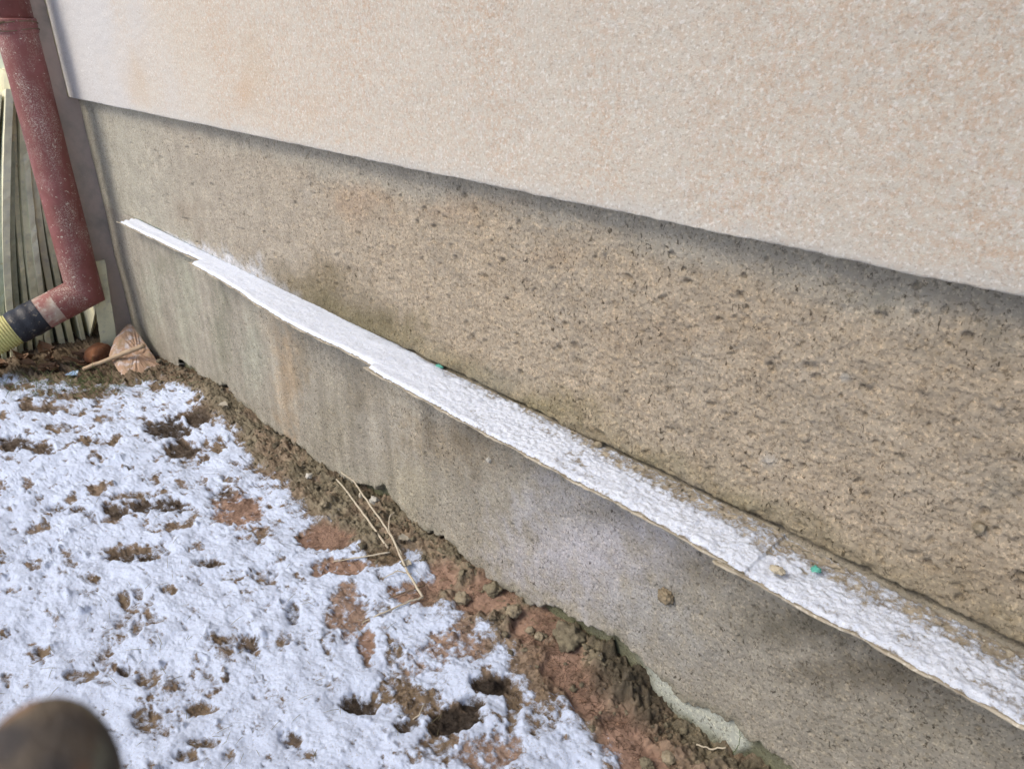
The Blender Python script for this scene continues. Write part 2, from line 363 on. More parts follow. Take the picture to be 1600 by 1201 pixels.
for s_ in ST:
    c_, a_, b_ = well(s_); blend(ell(c_, a_ * 1.25, b_ * 1.25, X, Z) + wob * 1.2 + wob2 - .06, s_[4], s_[5])
# green line where the sheet was pushed in, frost in the groove
blend(sst(.006, .002, np.abs(Z - ZL - .004)) * sst(-2.85, -2.7, X) * sst(-1.15, -1.4, X) * (.5 + fbm(X * 20, X * 0, 2, 3)), C(.06, .22, .17), .9)
blend(sst(.030, .008, Z - zb) * (.5 + fbm(X * 9, Z * 9, 3, 44)), C(.25, .24, .19), .6)
streak = fbm(X * 20, Z * 1.3, 4, 50)
fro = np.interp(X, [-2.75, -2.45, -2.2, -2.0, -1.93, -1.85, -1.72, -1.6, -1.5], [0, .012, .035, .075, .045, .085, .050, .022, 0]) * np.clip(.9 + .6 * fbm(X * 13, Z * 8, 4, 52), .15, 1.6)
frk = np.clip(1.15 - (Z - ZL - .001) / (fro + 1e-4), 0, 1) * up * (fro > .001) * np.clip(.75 + .9 * fbm(X * 40, Z * 40, 4, 53), 0, 1)
k = sst(.0, .95, frk)[..., None] * .85; col = col * (1 - k) + C(.68, .71, .78) * k
dmp = np.exp(-((X + 1.45) / .33) ** 2) * sst(.14, .0, Z - ZL + .05 * fbm(X * 6, Z * 8, 5, 54, .65)) * up; k = np.clip(1.0 * dmp, 0, .9)[..., None]; col = col * (1 - k) + C(.17, .145, .095) * k
dmp = sst(.075, .01, Z - ZL + .03 * fbm(X * 7, Z * 12, 3, 55)) * up * sst(-1.8, -1.3, X); k = (.45 * dmp)[..., None]; col = col * (1 - k) + C(.25, .225, .14) * k
col = col * (1 + .22 * streak * (1 - up) * sst(-.6, -1.2, X))[..., None] * (1 + .10 * fbm(X * 14, Z * 18, 4, 51))[..., None]
house = empty('house', (-3.1, 0, -.1), label='house wall in pale speckled render above a rough grey cement plinth', cat='house')
MP = MAT['plinth']
gridmesh('plinth', X, Y, Z, keep, np.clip(col, .02, .9), house, MP, attrs={'rough': np.clip(rough + .15, 0, 1)})

# smooth foundation exposed under the ragged edge
fx = np.concatenate([axis(-3.2, .6, lambda x: max(.004, min(.02, (x * x + .9) / 500))), [1.5, 4.5]]); fz = np.arange(-.6, .16, .005)
FX, FZ = np.meshgrid(fx, fz)
FY = .020 - .002 * fbm(FX * 6, FZ * 8, 3, 60)
fc = np.ones(FX.shape + (3,)) * C(.185, .19, .135)
pale = sst(-.57, -.50, FX + .02 * fbm(FX * 20, FZ * 20, 3, 61)) * sst(-.325, -.345, FX + .01 * fbm(FX * 20, FZ * 30, 3, 61))
fc = fc * (1 - pale[..., None]) + C(.52, .55, .50) * pale[..., None]
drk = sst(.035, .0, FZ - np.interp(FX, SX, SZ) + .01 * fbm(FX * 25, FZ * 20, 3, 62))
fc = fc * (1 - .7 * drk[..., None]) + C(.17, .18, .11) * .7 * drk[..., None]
FY = FY - .010 * pale
gridmesh('foundation', FX, FY, FZ, None, fc, house, MP, attrs={'rough': np.full(FX.shape, .05)})

# rendered wall: proud of the plinth, rounded at the far corner, rolled under at the bottom edge
XC = -3.128
prof = [(XC, .16), (XC, .10), (XC, .05), (XC, .03), (XC, .0), (XC + .003, -.018), (XC + .010, -.028), (XC + .020, -.0335)]
wx = axis(XC + .032, .75, lambda x: max(.003, min(.014, (x * x + .9) / 740 / .8 * 1.2)))
wx = np.concatenate([wx, [1.0, 1.5, 2.2, 3.2, 4.5]])
PX = np.concatenate([[p[0] for p in prof], wx]); PY = np.concatenate([[p[1] for p in prof], np.full(len(wx), -.035)])
rows = [(.045, 0), (.030, 0), (.008, 0), (.0022, .0004), (.0006, .0014), (0, .0035)]
wz = np.concatenate([np.arange(.010, .52, .0042), [.6, .8, 1.2, 1.8, 2.4]])
n_r = len(rows)
WX = np.tile(PX, (n_r + len(wz), 1)); WY = np.tile(PY, (n_r + len(wz), 1)); WZ = np.zeros_like(WX)
ed = .0012 * fbm(PX * 6, PX * 0 + .3, 3, 70) + .0009 * fbm(PX * 60, PX * 0 + .3, 2, 71)
for i, (dy, dz) in enumerate(rows): WZ[i] = ZE + dz + ed; WY[i] = PY + dy * (PX > XC + .001)
for i, dz in enumerate(wz): WZ[n_r + i] = ZE + dz + ed * max(0, 1 - dz / .05)
disp = .0016 * fbm(WX * 5, WZ * 6, 3, 72) + .0010 * fbm(WX * 45, WZ * 50, 3, 73)
WY -= disp * (WZ > ZE + .003) * (WX > XC + .02)
wc = np.ones(WX.shape + (3,)) * C(.60, .557, .48)
left = sst(-1.9, -2.7, WX + .25 * fbm(WX * 3, WZ * 3, 3, 74))
wc = wc * (1 - left[..., None]) + C(.58, .565, .55) * left[..., None]
for e, c, s in (((215, 120, 22, 60), C(.55, .43, .30), .5), ((400, 110, 40, 80), C(.56, .46, .34), .5), ((330, 60, 40, 60), C(.58, .50, .40), .5), ((380, 150, 14, 36), C(.56, .38, .24), .5), ((490, 170, 30, 40), C(.57, .45, .33), .4)):
    c_, a_, b_ = well(e, -.035); k = (s * sst(0, 1, ell(c_, a_ * 1.3, b_ * 1.3, WX, WZ) + .3 * fbm(WX * 9, WZ * 9, 3, 75)))[..., None]; wc = wc * (1 - k) + c * k
low = sst(.030, .0, WZ - ZE + .010 * fbm(WX * 14, WZ * 14, 3, 76))
wc = wc * (1 - .5 * low[..., None]) + C(.56, .55, .52) * .5 * low[..., None]
peach = (1 - .9 * left) * (1 - .7 * low) * np.clip(.85 + .5 * fbm(WX * 8, WZ * 2.5, 4, 77), .2, 1.3)
gridmesh('wall', WX, WY, WZ, None, wc, house, MAT['render'], attrs={'peach': peach})
# recessed side wall beyond the corner, which the stacked sheets lean on
v = [(-6.5, .16, -.4), (-3.12, .16, -.4), (-3.12, .16, 3.2), (-6.5, .16, 3.2), (-6.5, .3, -.4), (-3.12, .3, -.4), (-3.12, .3, 3.2), (-6.5, .3, 3.2)]
mesh('side_wall', v, [(0, 1, 2, 3), (4, 7, 6, 5), (0, 3, 7, 4), (0, 4, 5, 1), (1, 5, 6, 2), (3, 2, 6, 7)], house, MAT['slate'], False)
v = [(-3.16, .0, -.4), (-3.16, .16, -.4), (-3.16, .16, ZE), (-3.16, .0, ZE), (-3.10, .0, -.4), (-3.10, .16, -.4), (-3.10, .16, ZE), (-3.10, .012, ZE)]

# mortar lumps stuck on the plinth are parts of the house
def blob(name, c, r, mat, seed=0, parent=None, sub=3, amp=.35, fr=1.6, flat=None, **k):
    import bmesh
    bm = bmesh.new(); bmesh.ops.create_icosphere(bm, subdivisions=sub, radius=1)
    from mathutils import noise as mn
    V = []
    for q in bm.verts:
        p = q.co.normalized(); o = Vector((seed * 3.1, seed * 1.7, seed))
        s = 1 + amp * mn.noise(p * fr + o) + amp * .5 * mn.noise(p * fr * 2.6 + o) + amp * .25 * mn.noise(p * fr * 6 + o)
        V.append((c[0] + p.x * r[0] * s, c[1] + p.y * r[1] * s, c[2] + p.z * r[2] * s))
    F = [[a.index for a in f.verts] for f in bm.faces]; bm.free()
    if k.pop('raw', False): return V, F
    return mesh(name, V, F, parent, mat, k.pop('smooth', True), **k)
p = on_y(1040, 932, -.004); blob('mortar_lump', p, (.013, .008, .013), MAT['mortar'], 3, house, 4, .45, 3)
p = on_y(764, 718, -.002); blob('mortar_lump', p, (.005, .005, .006), MAT['palestone'], 5, house, 3, .5)
p = on_y(1530, 825, -.006); blob('mortar_lump', p, (.006, .006, .006), MAT['stone'], 6, house, 3, .4)

# ------------------------------------------------------------------ ground and snow
gx = np.concatenate([-3.9 - np.array([30, 18, 10, 6, 3.5, 2, 1.2, .7, .4, .2, .08]), axis(-3.9, .12, lambda x: max(.0019, min(.012, (x * x + 1.3) / 740 / 1.04 * 1.0))), [.2, .35, .6, 1, 1.8, 3, 6, 12, 30]])
gy = np.concatenate([[-30, -16, -8, -4, -2.4, -1.7, -1.4, -1.25], np.arange(-1.15, .02, .0022), [.05, .2, .6, 1.5, 4, 10, 30]])
GX, GY = np.meshgrid(gx, gy)
hole = [  # bare hollows in the snow: px, py, rx, ry, kind, strength
 (262, 668, 38, 18, 'd', 1.), (308, 655, 22, 12, 'd', .8), (285, 703, 34, 14, 'd', .8), (335, 692, 24, 12, 'b', .6), (300, 725, 26, 8, 'b', .5),
 (372, 795, 42, 34, 'r', 1.), (350, 770, 22, 12, 'd', .7), (398, 835, 26, 14, 'b', .6), (430, 790, 14, 10, 'b', .4),
 (506, 838, 40, 22, 'r', 1.2), (535, 888, 44, 16, 'r', 1.1), (600, 872, 28, 10, 'b', .7),
 (543, 960, 36, 44, 'p', 1.), (572, 1008, 15, 30, 'r', 1.), (620, 1020, 18, 34, 'b', .8), (600, 955, 14, 12, 'b', .6), (650, 925, 40, 22, 'r', .8),
 (705, 1005, 50, 34, 'p', .9), (660, 1035, 34, 20, 'p', .7), (560, 1096, 30, 18, 'd', 1.), (612, 1080, 40, 26, 'b', 1.), (655, 1098, 40, 26, 'b', .9),
 (715, 1125, 48, 22, 'd', 1.2), (765, 1068, 30, 16, 'd', 1.2), (740, 1098, 20, 12, 'd', 1.), (640, 1130, 20, 10, 'd', .8), (690, 1170, 34, 34, 'b', .9), (760, 1175, 55, 34, 'p', 1.), (803, 1100, 14, 40, 'b', .9),
 (850, 1115, 34, 30, 'b', .7), (890, 1060, 40, 30, 'b', .7),
 (182, 797, 24, 9, 'd', .8), (250, 788, 55, 11, 'd', .9), (130, 800, 22, 7, 'd', .7), (85, 792, 20, 7, 'd', .6), (210, 772, 40, 7, 'b', .7),
 (205, 868, 40, 12, 'd', .8), (235, 860, 30, 12, 'b', .7), (165, 862, 22, 8, 'b', .6), (330, 883, 22, 9, 'd', .7), (415, 900, 24, 16, 'b', .6), (365, 900, 30, 9, 'b', .5),
 (30, 692, 30, 12, 'd', .8), (70, 702, 20, 9, 'd', .7), (150, 690, 34, 9, 'b', .7), (100, 668, 40, 7, 'b', .7), (180, 655, 40, 6, 'b', .6), (130, 640, 60, 6, 'b', .5), (60, 640, 30, 5, 'd', .5),
 (130, 1055, 30, 10, 'b', .8), (166, 1068, 18, 7, 'b', .7), (232, 1060, 26, 20, 'b', .8), (196, 1048, 12, 9, 'd', .7), (312, 1105, 26, 10, 'b', .9), (225, 1122, 24, 18, 'b', .9),
 (325, 1160, 30, 10, 'b', .9), (295, 1185, 20, 10, 'b', .8), (358, 1180, 12, 14, 'b', .7), (195, 940, 10, 14, 'b', .9), (218, 930, 9, 11, 'b', .8), (262, 925, 12, 8, 'b', .8), (145, 908, 14, 7, 'b', .7),
 (68, 1020, 14, 8, 'b', .7), (345, 1000, 24, 8, 'b', .6), (390, 1005, 20, 14, 'd', .6), (215, 985, 10, 12, 'b', .7), (250, 970, 16, 10, 'b', .6), (460, 960, 10, 16, 'd', .6), (430, 1010, 20, 12, 'b', .5), (450, 1150, 18, 12, 'd', .6), (480, 1175, 20, 10, 'b', .6),
 (850, 1180, 20, 14, 'b', .5), (120, 615, 70, 10, 'b', .8), (40, 605, 50, 8, 'b', .6), (230, 610, 30, 6, 'b', .6)]
edge = [(0, 592), (60, 598), (120, 606), (180, 606), (235, 602), (290, 618), (322, 650), (366, 685), (385, 728), (428, 740), (440, 765), (470, 800), (498, 823), (520, 868), (545, 856), (580, 890), (640, 872),
        (665, 900), (640, 940), (700, 958), (716, 972), (722, 1005), (742, 985), (790, 1020), (812, 1055), (835, 1075), (850, 1105), (868, 1085), (888, 1110), (905, 1145), (928, 1170), (945, 1201)]
poly = [tuple(on_g(*q)[:2]) for q in edge]
poly = [(-30., -.9), (-3.2, -.62)] + poly + [(-.35, -.22), (0., -.30), (.6, -.34), (30., -.5), (30., -30.), (-30., -30.)]
print('snow polygon', [(round(a, 2), round(b, 2)) for a, b in poly])
SDF = np.clip(sdf(poly, GX, GY), -.5, .5) + .010
hv = np.zeros(GX.shape); kinds = {k: np.zeros(GX.shape) for k in 'dbrp'}
wb = .30 * fbm(GX * 16, GY * 16, 4, 80) + .16 * fbm(GX * 60, GY * 60, 3, 81)
for h_ in hole:
    c_, a_, b_ = gell(h_); e = sst(0, .55, ell(c_, a_ * 1.28, b_ * 1.28, GX, GY) + wb) * h_[5]
    hv = np.maximum(hv, e); kinds[h_[4]] = np.maximum(kinds[h_[4]], e)
bank = np.interp(GX, SX, SZ) - zt(GX)
wd = .075 + .03 * fbm(GX * 3, GX * 0, 2, 82)
G = zt(GX) + bank * np.exp(-(np.maximum(0, -GY) / wd) ** 1.6) * (GY < .03)
G += .006 * fbm(GX * 3, GY * 3, 3, 83)
Glow = G + .007 * fbm(GX * 11, GY * 13, 2, 84) - .005 * np.clip(hv, 0, 1.1) - .007 * np.clip(kinds['d'], 0, 1)
wallside = sst(.03, -.05, SDF)                                   # 1 = outside the snow, by the wall
gully = np.zeros(GX.shape)
for e in ((840, 985, 34, 26), (880, 1035, 30, 34), (920, 1085, 30, 34), (970, 1140, 34, 34), (1000, 1190, 34, 30), (760, 935, 44, 26), (690, 905, 26, 20)):
    c_, a_, b_ = gell(e); gully = np.maximum(gully, sst(0, .5, ell(c_, a_ * 1.5, b_ * 1.45, GX, GY) + .7 * wb))
smoothc = np.clip(np.maximum(gully, kinds['r']), 0, 1)
lump = fbm(GX * 38, GY * 38, 4, 85); lump2 = ridged(GX * 30, GY * 30, 3, 86)
clod = wallside * (1 - .95 * smoothc)
G = Glow + .0060 * lump * (1 - .75 * smoothc) + clod * (.018 * np.maximum(0, fbm(GX * 24, GY * 26, 3, 87) + .1) + .012 * np.abs(fbm(GX * 60, GY * 60, 4, 88)) + .006 * lump2) - .008 * gully
G += .0022 * fbm(GX * 140, GY * 140, 3, 89) * (1 - .6 * smoothc)
# small soil lumps that stick out of the snow
tips = np.clip(fbm(GX * 30, GY * 30, 5, 90) - .50 - .25 * fbm(GX * 4, GY * 4, 2, 91), 0, 1)
G += .030 * tips * (1 - wallside)
gc = np.ones(GX.shape + (3,)) * C(.235, .175, .125)
def gb(e, c, s):
    global gc
    k = np.clip(e * s, 0, 1)[..., None]; gc = gc * (1 - k) + c * k
gb(wallside, C(.25, .22, .155), .9)
gb(wallside * sst(.05, -.35, fbm(GX * 9, GY * 12, 3, 92)), C(.33, .235, .17), .5)
redz = sst(-.95, -.6, GX) * wallside * sst(-.02, -.07, GY + .02 * fbm(GX * 20, GY * 20, 2, 3)); gb(redz, C(.36, .23, .17), .5)
gb(kinds['b'], C(.21, .155, .10), .8); gb(kinds['p'], C(.36, .25, .19), .9); gb(smoothc, C(.36, .235, .175), .95); gb(kinds['d'], C(.065, .052, .042), .95)
gb(sst(-2.2, -2.6, GX) * wallside, C(.17, .125, .085), .8)
for e in ((1010, 1090, 40, 50), (960, 1060, 44, 50)):           # dark granular heap beside the gully
    c_, a_, b_ = gell(e); k = sst(0, .6, ell(c_, a_ * 1.2, b_ * 1.2, GX, GY) + wb); gb(k, C(.11, .095, .07), .8); G += .022 * k * (.7 + .6 * fbm(GX * 50, GY * 50, 3, 95))
dust = np.clip(.72 * kinds['p'] + .35 * sst(-.035, .03, SDF) + .3 * kinds['b'] * sst(-.02, .03, SDF) - .9 * kinds['d'] * .6, 0, 1)
dust = .45 * dust * (1 - .7 * gully)
gridmesh('ground', GX, GY, G, None, np.clip(gc, .02, .8), None, MAT['ground'], attrs={'dust': dust}, loc=(0, 0, 0), kind='structure')
# snow sheet: its own surface over the soil, thin and broken where the hollows and lumps are
sv = sst(-.035, .03, SDF + .022 * fbm(GX * 20, GY * 22, 4, 96)) * 1.12
dens = .50 + .50 * sst(-1.15, -1.9, GX)
brk = fbm(GX * 12, GY * 22, 5, 141, .62)
sv -= (.85 * dens * sst(.0, .60, brk) + .55 * sst(.18, .62, fbm(GX * 30, GY * 42, 5, 143, .65)) + .30 * np.clip(lump - .25, 0, 1) + .40 * sst(.0, .7, fbm(GX * 5, GY * 6, 3, 144)))
hs_ = np.maximum.reduce([kinds['d'] * 1.25, kinds['b'] * .95, kinds['r'] * 1.3, kinds['p'] * .92])
sv -= hs_ * (.80 + .5 * fbm(GX * 60, GY * 60, 4, 145))
sv += .30 * fbm(GX * 80, GY * 80, 4, 146, .7)
tt = sst(.15, .9, sv)
SN = G + .0008 + .0042 * tt - .55 * tt * (G - Glow) + .0007 * fbm(GX * 130, GY * 130, 3, 98)
SN = np.maximum(SN, G + .0006)
keep = (sv > -.30) & (GY < -.008)
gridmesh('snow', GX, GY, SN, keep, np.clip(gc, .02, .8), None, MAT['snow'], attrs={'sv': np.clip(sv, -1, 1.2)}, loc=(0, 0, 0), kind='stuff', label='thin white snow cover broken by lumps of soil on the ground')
def gz(x, y):
    i = min(len(gx) - 1, np.searchsorted(gx, x)); j = min(len(gy) - 1, np.searchsorted(gy, y))
    return float(max(G[j, i], SN[j, i] if keep[j, i] else -9))
def gpt(px_, py_, up_=0.):                                       # pixel -> point on the modelled ground
    z = -.03
    for _ in range(12):
        q = on_z(px_, py_, z); z = .5 * z + .5 * gz(q[0], q[1])
    return np.array([q[0], q[1], gz(q[0], q[1]) + up_])

# ------------------------------------------------------------------ broken sheet ledge and its snow
pieces = [  # x0, x1, outer y at both ends, dz, label
 (-2.80, -2.10, -.048, -.038, .000, 'thin broken sheet at the far left end of the snowy ledge, with a jagged tip'),
 (-2.125, -1.14, -.068, -.088, .0020, 'long thin sheet second from the left in the ledge, under smooth snow'),
 (-1.165, -.915, -.100, -.098, -.001, 'short thin sheet in the middle of the ledge, with a splintered outer corner'),
 (-.930, -.345, -.103, -.096, .0018, 'thin sheet right of the ledge middle, with a delaminated tan edge under speckled snow'),
 (-.355, .62, -.100, -.083, -.0030, 'thin sheet at the near right end of the ledge, holding the teal scrap')]
def outer(i, x):
    x0, x1, a, b, dz, _ = pieces[i]; t = (x - x0) / (x1 - x0)
    o = a + (b - a) * t + .0022 * fbm(x * 7, x * 0 + i, 2, 100 + i) + .0009 * fbm(x * 60, x * 0 + i, 3, 110 + i)
    if i == 1: o = o - .014 * sst(-1.9, -1.6, x) * sst(-1.25, -1.5, x)
    return o
for i, (x0, x1, a, b, dz, lb) in enumerate(pieces):
    n = int((x1 - x0) / .005); xx = np.linspace(x0, x1, n); m_ = 9; thk = .0026
    T = np.linspace(0, 1, m_); o = outer(i, xx)
    lx = np.tile(xx, (m_, 1)); ly = .012 + (o - .012) * T[:, None]
    jag = np.where(np.arange(m_) % 3 == 1, .05 if i == 0 else .012, 0) * 1.0
    k = sst(.10, .0, (lx - x0)); lx = lx + k * jag[:, None] * (1 - .4 * T[:, None]) - k * (.02 if i else .03) * T[:, None]
    lz = ZL - .003 + dz + .0016 * fbm(lx * 4, ly * 0, 2, 120 + i) - .004 * T[:, None] + .0015 * fbm(lx * 30, ly * 30, 2, 121)
    V = []; Fc = []
    for q in range(m_):
        for r in range(n): V.append((lx[q, r], ly[q, r], lz[q, r]))
    N = len(V)
    for q in range(m_):
        for r in range(n): V.append((lx[q, r], ly[q, r] + (.0012 * math.sin(r * .31 + i) + rnd.uniform(-.0005, .0005) if q == m_ - 1 else 0), lz[q, r] - thk))
    for q in range(m_ - 1):
        for r in range(n - 1):
            a0 = q * n + r; Fc.append((a0, a0 + n, a0 + n + 1, a0 + 1)); Fc.append((N + a0, N + a0 + 1, N + a0 + n + 1, N + a0 + n))
    for r in range(n - 1):
        a0 = (m_ - 1) * n + r; Fc.append((a0, N + a0, N + a0 + 1, a0 + 1)); Fc.append((r, r + 1, N + r + 1, N + r))
    for q in range(m_ - 1):
        a0 = q * n; Fc.append((a0, N + a0, N + a0 + n, a0 + n)); a0 = q * n + n - 1; Fc.append((a0, a0 + n, N + a0 + n, N + a0))
    mesh('broken_sheet', V, Fc, None, MAT['ledge'], False, label=lb, cat='broken sheet', group='thin broken sheets wedged into the plinth')
lxs = axis(-2.79, .62, lambda x: max(.0016, min(.008, (x * x + .9) / 740 / .8 * .9))); lys = np.arange(-.128, .0035, .0014)
LX, LY = np.meshgrid(lxs, lys)
OUT = np.full(LX.shape, .0); LZ = np.full(LX.shape, ZL)
for i, pc in enumerate(pieces):
    s = (LX >= pc[0]) & (LX <= pc[1]); OUT = np.where(s, outer(i, LX), OUT); LZ = np.where(s, ZL - .003 + .0016 * fbm(LX * 4, LY * 0, 2, 120 + i) + .0015 * fbm(LX * 30, LY * 30, 2, 121) + pc[4] - .004 * np.clip((.012 - LY) / (.012 - OUT), 0, 1), LZ)

for _k in range(15): LZ[:, 1:] = np.maximum(LZ[:, 1:], LZ[:, :-1] - .00015); LZ[:, :-1] = np.maximum(LZ[:, :-1], LZ[:, 1:] - .00015)
d_out = LY - OUT; d_in = -LY
nrl = sst(-1.25, -.75, LX)
patch = fbm(LX * 16, LY * 22, 4, 131)
inner = .004 + .005 * sst(-1.4, -1.1, LX) + .026 * sst(-.80, -.50, LX)
inb = sst(inner + .016, inner - .016, d_in + .030 * patch) * sst(-1.5, -1.2, LX)
lsv = 1.15 - .56 * inb - .46 * nrl * np.clip(patch + .25, 0, 1) - .14 * nrl + .42 * nrl * fbm(LX * 80, LY * 90, 4, 132, .7)
lsv -= .5 * sst(.004, .0, d_out + .002 * fbm(LX * 50, LY * 50, 3, 130)) * (.35 + .65 * nrl)
tip = sst(.06, .0, LX + 2.80) * (np.abs(((LY * 55) % 1) - .5) * 2); lsv -= tip * .9
hgt = .0012 + .0052 * sst(0, .009, d_out) * np.clip(lsv, 0, 1) * (1 - .35 * nrl) + .0004 * fbm(LX * 30, LY * 30, 3, 134) + .0018 * nrl * fbm(LX * 110, LY * 120, 3, 133)
lc = np.ones(LX.shape + (3,)) * C(.42, .36, .27) * (1 + .25 * fbm(LX * 60, LY * 60, 3, 135))[..., None]
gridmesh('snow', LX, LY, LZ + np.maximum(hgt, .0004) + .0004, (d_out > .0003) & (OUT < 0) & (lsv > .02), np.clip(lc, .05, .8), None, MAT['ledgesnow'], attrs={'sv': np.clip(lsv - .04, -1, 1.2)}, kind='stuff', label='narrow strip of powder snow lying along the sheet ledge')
p = on_z(1275, 889, ZL + .006); blob('foam_scrap', p, (.0062, .0045, .003), MAT['teal'], 11, None, 3, .8, 2.5, label='teal crumb lying on the snow at the right of the ledge', cat='scrap', group='teal crumbs on the ledge')
p = on_z(687, 572, ZL + .003); blob('foam_scrap', p, (.010, .004, .003), MAT['teal'], 12, None, 3, .8, 2.5, label='dark teal crumb jammed against the plinth at the middle of the ledge', cat='scrap', group='teal crumbs on the ledge')
p = on_z(1215, 890, ZL + .006); blob('soil_clod', p, (.009, .006, .004), MAT['palemortar'], 13, None, 4, .45, 3, label='beige crumbly clod on the ledge snow beside the teal crumb', cat='clod')
p = on_z(936, 694, ZL + .006); blob('pebble', p, (.007, .005, .005), MAT['stone'], 14, None, 3, .5, label='small tan pebble wedged between plinth and ledge', cat='pebble')

# ------------------------------------------------------------------ tubes and boxes
def tube(path, rad, seg=28, caps=True):
    P = [Vector(map(float, q)) for q in path]; n = len(P); V = []; Fc = []
    R_ = rad if isinstance(rad, (list, tuple, np.ndarray)) else [rad] * n
    T = [(P[min(i + 1, n - 1)] - P[max(i - 1, 0)]).normalized() for i in range(n)]
    ref = Vector((0, 0, 1)) if abs(T[0].z) < .9 else Vector((1, 0, 0)); a = (ref - T[0] * ref.dot(T[0])).normalized()
    for i in range(n):
        a = (a - T[i] * a.dot(T[i])).normalized(); b = T[i].cross(a)
        for s in range(seg):
            t = 2 * math.pi * s / seg; V.append(P[i] + (a * math.cos(t) + b * math.sin(t)) * R_[i])
    for i in range(n - 1):
        for s in range(seg): Fc.append((i * seg + s, i * seg + (s + 1) % seg, (i + 1) * seg + (s + 1) % seg, (i + 1) * seg + s))
    if caps: Fc.append(tuple(range(seg))[::-1]); Fc.append(tuple((n - 1) * seg + s for s in range(seg)))
    return V, Fc
def ringed(c, r0, z0, z1, n, seg=40): pass
def join(parts):
    V = []; Fc = []
    for v_, f_ in parts:
        k = len(V); V += list(v_); Fc += [tuple(i + k for i in f) for f in f_]
    return V, Fc

# ------------------------------------------------------------------ red downpipe, elbow, tape, hose
PYC = -.155; PR = .0605
top_ = on_y(33, 60, PYC); elb = on_y(128, 452, PYC); PXC = (top_[0] + elb[0]) / 2
EZ = elb[2]
dp = empty('downpipe', (PXC, PYC, EZ), label='red painted rain downpipe with mitred elbow at the corner of the house', cat='downpipe')
def shaft():
    zz = np.linspace(EZ, 3.0, 160); return [(PXC + .0018 * math.sin(z * 9), PYC + .0014 * math.cos(z * 7), z) for z in zz]
# far end of the outlet seen at the left edge of the frame
dirv = np.array([-.10, -1.0, -.36]); dirv /= np.linalg.norm(dirv)
def mitre_pipe():                              # vertical shaft cut by the mitre plane, then the outlet
    seg = 44; V = []; Fc = []; nrm = np.array([0, 0, 1.]) - dirv; bis = (np.array([0, 0, -1.]) - dirv); 
    pn = np.array([0, 0, -1.]) + dirv; pn /= np.linalg.norm(pn); O = np.array([PXC, PYC, EZ])
    ring = []
    for s in range(seg):
        t = 2 * math.pi * s / seg; q = O + PR * np.array([math.cos(t), math.sin(t), 0]); k = -np.dot(q - O, pn) / pn[2]
        ring.append(q + np.array([0, 0, k]))
    return ring, O
ring, O = mitre_pipe()
V = []; Fc = []; seg = 44
zc = on_y(30, 40, PYC - PR)[2]
levels = [0] + list(np.linspace(.10, zc - EZ, 40)) 
for i, L in enumerate(levels):
    for s in range(seg):
        t = 2 * math.pi * s / seg
        if i == 0: V.append(tuple(ring[s]))
        else:
            z = EZ + L; rr = PR * (1 + .012 * math.sin(t * 3 + z * 11) * math.sin(z * 23)); V.append((PXC + rr * math.cos(t), PYC + rr * math.sin(t), z))
for i in range(len(levels) - 1):
    for s in range(seg): Fc.append((i * seg + s, i * seg + (s + 1) % seg, (i + 1) * seg + (s + 1) % seg, (i + 1) * seg + s))
mesh('pipe', V, Fc, dp, MAT['pipe'])
def col_(z0, z1, r): return [((PXC, PYC, z0), r * .985), ((PXC, PYC, z0 + .002), r), ((PXC, PYC, z0 + .006), r * 1.012), ((PXC, PYC, z0 + .009), r), ((PXC, PYC, z1 - .009), r), ((PXC, PYC, z1 - .005), r * 1.012), ((PXC, PYC, z1), r * .985)]
c_ = col_(zc - .022, zc + .022, PR + .0035); v_, f_ = tube([q[0] for q in c_], [q[1] for q in c_], 44); mesh('collar', v_, f_, dp, MAT['pipe'])
v_, f_ = tube([(PXC, PYC, zc - .004), (PXC, PYC, 2.9)], PR * .97, 44); mesh('pipe', v_, f_, dp, MAT['pipe'])
wr = []
for q in range(2): wr.append(tube([(PXC + (PR + .0055) * math.cos(t), PYC + (PR + .0055) * math.sin(t), zc - .012 + q * .022 + .004 * math.sin(2 * t + q)) for t in np.linspace(0, 6.1, 40)], .0014, 6))
for q in range(3): wr.append(tube([(PXC + (PR + .006) * math.cos(-1.1 - .12 * q), PYC + (PR + .006) * math.sin(-1.1 - .12 * q), zc - .014 + .006 * q), (PXC + (PR + .016) * math.cos(-.9 + .1 * q), PYC + (PR + .014) * math.sin(-.95), zc + .004 * q), (PXC + (PR + .008) * math.cos(-.6), PYC + (PR + .008) * math.sin(-.6), zc + .012)], .0016, 6))
mesh('wire', *join(wr), dp, MAT['darktwig'])
for z in (1.9,):
    v_, f_ = tube([(PXC, PYC, z - .012), (PXC, PYC, z + .012)], PR + .004, 44); mesh('bracket', v_, f_, dp, MAT['pipe'])
# outlet: from the mitre ring along dirv
def outlet(a, b, r, first=None, seg=44, n=10):
    ex = np.array([1., 0, 0]); ex = ex - dirv * ex.dot(dirv); ex /= np.linalg.norm(ex); ey = np.cross(dirv, ex)
    V = []; Fc = []
    if first is not None:
        V += [tuple(q) for q in first]
    for L in np.linspace(a, b, n):
        rr = r(L) if callable(r) else r
        for s in range(seg):
            if first is not None:                 # keep the spokes of the mitre ring
                d = first[s] - O; d = d - dirv * d.dot(dirv); d /= np.linalg.norm(d)
            else:
                t = 2 * math.pi * s / seg; d = ex * math.cos(t) + ey * math.sin(t)
            V.append(tuple(O + dirv * L + d * rr))
    m_ = len(V) // seg
    for i in range(m_ - 1):
        for s in range(seg): Fc.append((i * seg + s, (i + 1) * seg + s, (i + 1) * seg + (s + 1) % seg, i * seg + (s + 1) % seg))
    return V, Fc
v_, f_ = outlet(.075, .105, PR, ring); mesh('elbow', v_, f_, dp, MAT['pipe'])
